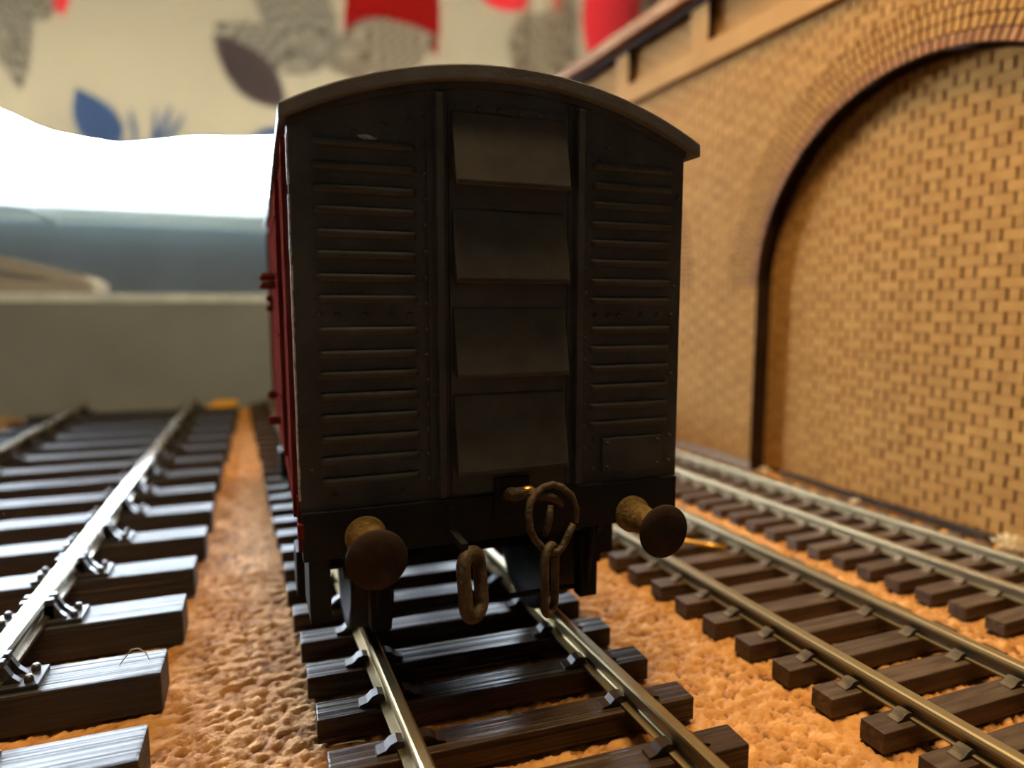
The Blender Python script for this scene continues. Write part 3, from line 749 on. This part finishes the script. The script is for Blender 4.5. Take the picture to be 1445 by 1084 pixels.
def lay(items, name, parent, material, x0, cap=300):
    """items: polygons (y, z). The nearest ones to the front become single objects, the rest one joined part"""
    def key(p):
        cy = sum(q[0] for q in p)/len(p); cz = sum(q[1] for q in p)/len(p)
        # first those inside the photograph, nearest first
        d = Vector((WX + x0, cy, cz)) - CAM; zz = d.dot(cam_fwd)
        px = CX + F * d.dot(cam_right) / max(zz, .1); py = CY - F * d.dot(cam_up) / max(zz, .1)
        out = 0 if (955 < px < 1450 and -5 < py < 1090 and zz > 0) else 1
        return (out, d.length)
    items = sorted(items, key=key)
    rest = MB(); cache = {}
    for i, p in enumerate(items):
        cy = sum(q[0] for q in p)/len(p); cz = sum(q[1] for q in p)/len(p)
        dx = random.uniform(-.0018, .0018)
        if i < cap and key(p)[0] == 0:
            sig = tuple((round(q[0]-cy, 4), round(q[1]-cz, 4)) for q in p)
            if sig not in cache:
                m_ = MB(); brick_poly(m_, p, -PROUD, .004, cy, cz); cache[sig] = m_.mesh(name, material)
            link(name, cache[sig], parent, (x0 + dx, cy, cz))
        else: brick_poly(rest, p, x0 - PROUD + dx, x0 + .004)
    if rest.v: tag(rest.build(name + '_field', material, parent), kind='stuff')
# recessed bricks
it = []
for a, e, z0, z1 in bond(Y_LO, Y_HI, .02, ARC_Z + ARC_R + .02, (.549 + CAM_Z) - ROW/2, 2.368):
    if e - a < .012 or z1 - z0 < .012: continue
    if in_opening((a+e)/2, (z0+z1)/2, .10): it.append([(a, z0), (e, z0), (e, z1), (a, z1)])
lay(it, 'panel_brick', panel, M['brick'], .122)
# arch rings of header bricks
ring = bpy.data.objects.new('arch_ring', None)
RINGS = [1.118, 1.180, 1.243, 1.306, 1.370]
bk = MB(); 
for c in ARCS:
    n = 60
    for i in range(n):
        t0, t1 = math.pi * i / n, math.pi * (i+1) / n
        q = [(c + rr * math.cos(t), ARC_Z + rr * math.sin(t)) for rr, t in ((ARC_R + .008, t0), (RINGS[-1], t0), (RINGS[-1], t1), (ARC_R + .008, t1))]
        brick_poly(bk, q, -.003, .001)
bpy.data.objects.remove(ring)
ring = bk.build('arch_ring', M['mortar'], wall)
inner, outer_ = [], []
for ci, c in enumerate(ARCS):
    for k in range(4):
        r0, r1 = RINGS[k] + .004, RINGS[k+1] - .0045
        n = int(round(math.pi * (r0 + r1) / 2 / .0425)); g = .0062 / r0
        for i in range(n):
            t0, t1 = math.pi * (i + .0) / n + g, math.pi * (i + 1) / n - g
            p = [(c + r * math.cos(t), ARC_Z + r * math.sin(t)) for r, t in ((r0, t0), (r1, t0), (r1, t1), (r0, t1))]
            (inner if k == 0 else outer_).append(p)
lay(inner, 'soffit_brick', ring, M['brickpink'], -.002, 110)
lay(outer_, 'arch_brick', ring, M['brick'], -.002, 290)
# bricks of the front face
it = []
for a, e, z0, z1 in bond(Y_LO, Y_HI, .06, WTOP, ARC_Z - 22 * ROW, 3.70):
    if e - a < .012 or z1 - z0 < .012: continue
    p = [(a, z0), (e, z0), (e, z1), (a, z1)]
    for c in ARCS:
        if (z0 + z1) / 2 <= ARC_Z:
            if abs((a+e)/2 - c) < ARC_R + .1:
                s = 1 if (a+e)/2 > c else -1
                p = clip(p, (s, 0), s*c + ARC_R + .009)
        else:
            cy, cz = (a+e)/2 - c, (z0+z1)/2 - ARC_Z; d = math.hypot(cy, cz)
            if d < RINGS[-1] + .12: p = clip(p, (cy/d, cz/d), (cy*c + cz*ARC_Z)/d + RINGS[-1] + .004)
        if len(p) < 3: break
    if len(p) >= 3:
        ar = abs(sum(p[i][0]*p[(i+1) % len(p)][1] - p[(i+1) % len(p)][0]*p[i][1] for i in range(len(p)))) / 2
        if ar > 2.5e-4: it.append(p)
lay(it, 'face_brick', face, M['brick'], 0.0)
# plinth, string course, parapet, pilasters, coping
b = MB(); b.box(-.012, 0, ARCS[0] + ARC_R, ARCS[1] - ARC_R, 0, .058); b.build('plinth', M['plinth'], wall)
b = MB(); b.box(-.050, .04, Y_LO, Y_HI, WTOP, WTOP + .155, .006); b.build('string_course', M['mdf'], wall)
ZP, ZT = WTOP + .155, 2.20 + CAM_Z
b = MB(); b.box(.04, .10, Y_LO, Y_HI, ZP, ZT); par = b.build('parapet_panel', M['mdf'], wall)
it = []
for a, e, z0, z1 in bond(2.6, Y_HI, ZP, ZT, ZP, 3.0):
    if e - a > .02 and z1 - z0 > .012: it.append([(a, z0), (e, z0), (e, z1), (a, z1)])
lay(it, 'parapet_brick', par, M['mdf'], .040, 0)
y = 3.2
while y < Y_HI:
    b = MB(); b.box(-.03, .04, y - .10, y + .10, ZP, ZT, .004); pi_ = b.build('pilaster', M['mdf'], wall)
    b = MB(); b.box(-.028, .038, y - .105, y - .1005, ZP, ZT - .004); b.box(-.028, .038, y + .1005, y + .105, ZP, ZT - .004); tag(b.build('pilaster_shade_edge', M['burnt_shade'], pi_), label='scorched edge with the pilaster shadow put into its colour')  # dark side strips: burnt edge plus the shadow line beside the pilaster, as colour
    y += 1.05
b = MB(); b.box(-.12, .14, Y_LO, Y_HI, ZT, ZT + .10, .008); b.build('coping', M['coping'], wall)
b = MB(); b.box(-.045, .04, Y_LO, Y_HI, ZT - .06, ZT); b.build('coping_shade_moulding', M['burnt_shade'], wall)  # dark strip under the coping, its cast shadow put into the colour

# ------------------------------------------------------------------ end board, things at the far end
eb = empty('end_board', (-.2, 8.0, 0), 'grey hardboard screen standing across the far end of the tracks', 'board')
ztop = at(250, 427, 8.05).z
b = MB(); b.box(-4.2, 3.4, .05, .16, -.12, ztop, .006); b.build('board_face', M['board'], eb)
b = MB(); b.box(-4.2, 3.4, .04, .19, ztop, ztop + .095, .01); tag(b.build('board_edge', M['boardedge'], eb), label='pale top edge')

# ------------------------------------------------------------------ loose things
b = MB(); b.tube([(1.77, 2.51, .0745), (1.85, 2.42, .0725), (1.91, 2.345, .0725), (1.960, 2.275, .0740)], .010, 10)
tag(b.build('brass_wire', M['brass']), 'short brass wire lying between the rails just right of the wagon', 'wire')
pts = []
for i in range(26):
    t = i / 25; y = 3.34 - t * 1.36
    pts.append((3.315 + .012 * math.sin(t * 9) - .02 * t, y, .024 + .002 * math.sin(t * 13)))
b = MB(); b.tube(pts, .021, 8); tag(b.build('black_cable', M['cable']), 'thin black cable lying along the foot of the arched wall', 'cable')
def tuft(c, r, n, label):
    b = MB(); rr = random.Random(int(c[1] * 1000))
    b.ball((c[0], c[1], r * .45), r * .62, 12, 8, (1.2, 1.3, .75))
    for i in range(n):
        a = rr.uniform(0, 2*math.pi); el = rr.uniform(.05, 1.4); L = r * rr.uniform(.7, 1.25)
        p = Vector((c[0], c[1], r * .3)); d = Vector((math.cos(a)*math.cos(el)*1.2, math.sin(a)*math.cos(el)*1.2, math.sin(el)*.8))
        q = p + d * L * .6; e = p + d * L + Vector((rr.uniform(-.3, .3), rr.uniform(-.3, .3), rr.uniform(-.2, .2))) * L * .5
        e.z = max(e.z, .003); b.tube([p, q, e], [r*.13, r*.12, r*.06], 5)
    tag(b.build('moss_tuft', M['tuft']), label, 'moss')
tuft((3.29, 1.90, 0), .062, 70, 'pale fluffy moss tuft at the end of the black cable, right edge of the photo')
tuft((3.262, 2.72, 0), .026, 40, 'tiny pale moss crumb halfway along the black cable')
tuft((3.30, 3.47, 0), .036, 40, 'small moss crumb at the corner of the brick arch jamb')
# yellow plastic peg at the foot of the end board
p = at(307, 556, 7.75)
b = MB(); b.box(p.x - .16, p.x + .16, 7.68, 7.78, 0, .075, .015); b.box(p.x - .05, p.x + .19, 7.70, 7.76, .06, .12, .015); b.tube([(p.x - .15, 7.73, .04), (p.x - .24, 7.70, .03)], .02, 8)
tag(b.build('yellow_peg', M['yellow']), 'small yellow plastic peg lying against the grey end board', 'peg')
# two pale blocks at the far left
for i, (px, py, Y, sx, sz, lab) in enumerate(((10, 566, 7.3, .42, .12, 'longer pale offcut of wood lying beyond the leftmost rail'), (2, 588, 6.4, .22, .07, 'shorter pale offcut of wood nearer the camera, beyond the leftmost rail'))):
    p = at(px, py, Y)
    b = MB(); b.prism([(-sx, 0), (sx, 0), (sx, sz * .7), (sx - .05, sz), (-sx, sz)], 'y', -.11, .11); o = b.build('wood_offcut', M['pine']); o.location = (-2.30 if i == 0 else -2.06, Y, 0); o.rotation_euler = (0, 0, .05 - .1 * i)
    tag(o, lab, 'offcut')
# pale wooden building beyond the end board: a lean-to shed shape standing on the window shelf
bp = at(60, 405, 10.2)
shelf_z = at(60, 417, 10.4).z
sh = empty('wooden_shed', (bp.x, 10.2, 0), 'pale wooden lean-to block showing above the end board at far left', 'model building')
A = at(-40, 352, 10.0); B = at(112, 389, 10.0); Cc = at(131, 420, 10.0)
x0, x1 = at(-150, 400, 10.0).x - bp.x, Cc.x - bp.x
za, zb = at(-150, 327, 10.0).z, B.z
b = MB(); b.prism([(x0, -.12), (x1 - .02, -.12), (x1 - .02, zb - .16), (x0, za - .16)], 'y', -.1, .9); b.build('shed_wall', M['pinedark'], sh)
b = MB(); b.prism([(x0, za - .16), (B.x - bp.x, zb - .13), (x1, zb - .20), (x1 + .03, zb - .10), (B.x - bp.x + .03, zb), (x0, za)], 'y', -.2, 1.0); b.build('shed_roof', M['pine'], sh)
zz = at(60, 402, 10.0).z
b = MB(); b.box(x0, x1 - .03, -.16, -.1, zz - .10, zz + .06, .01); b.build('trim_strip', M['pine'], sh)
b = MB(); b.box(x0 - .5, x1 + 4.0, -.6, 1.6, -.62, -.12, .02); b.build('shelf', M['ply'], sh)
# hose loop hanging from the sill at far left
pp = [at(-60, 288, 24.9), at(0, 289, 24.9), at(40, 293, 24.9), at(64, 303, 24.9), at(80, 313, 24.9), at(84, 322, 24.9)]
b = MB(); b.tube(pp, .09, 10)
tag(b.build('hose', M['hose']), 'pale green hose looping off the window sill at far left', 'hose')
# stray fibres
def fibre(pts, label, r=.0016):
    b = MB(); b.tube(pts, r, 5); tag(b.build('fibre', M['fibre']), label, 'fibre')
fibre([(-.33, 2.10, .116), (-.30, 2.11, .150), (-.28, 2.09, .160), (-.265, 2.11, .135), (-.255, 2.10, .117)], 'curled pale fibre on a black sleeper of the leftmost track')
fibre([(.20, 1.635, .030), (.23, 1.625, .034), (.25, 1.632, .028), (.27, 1.62, .030)], 'tiny pale fibre stuck to a brown sleeper end of the middle track')
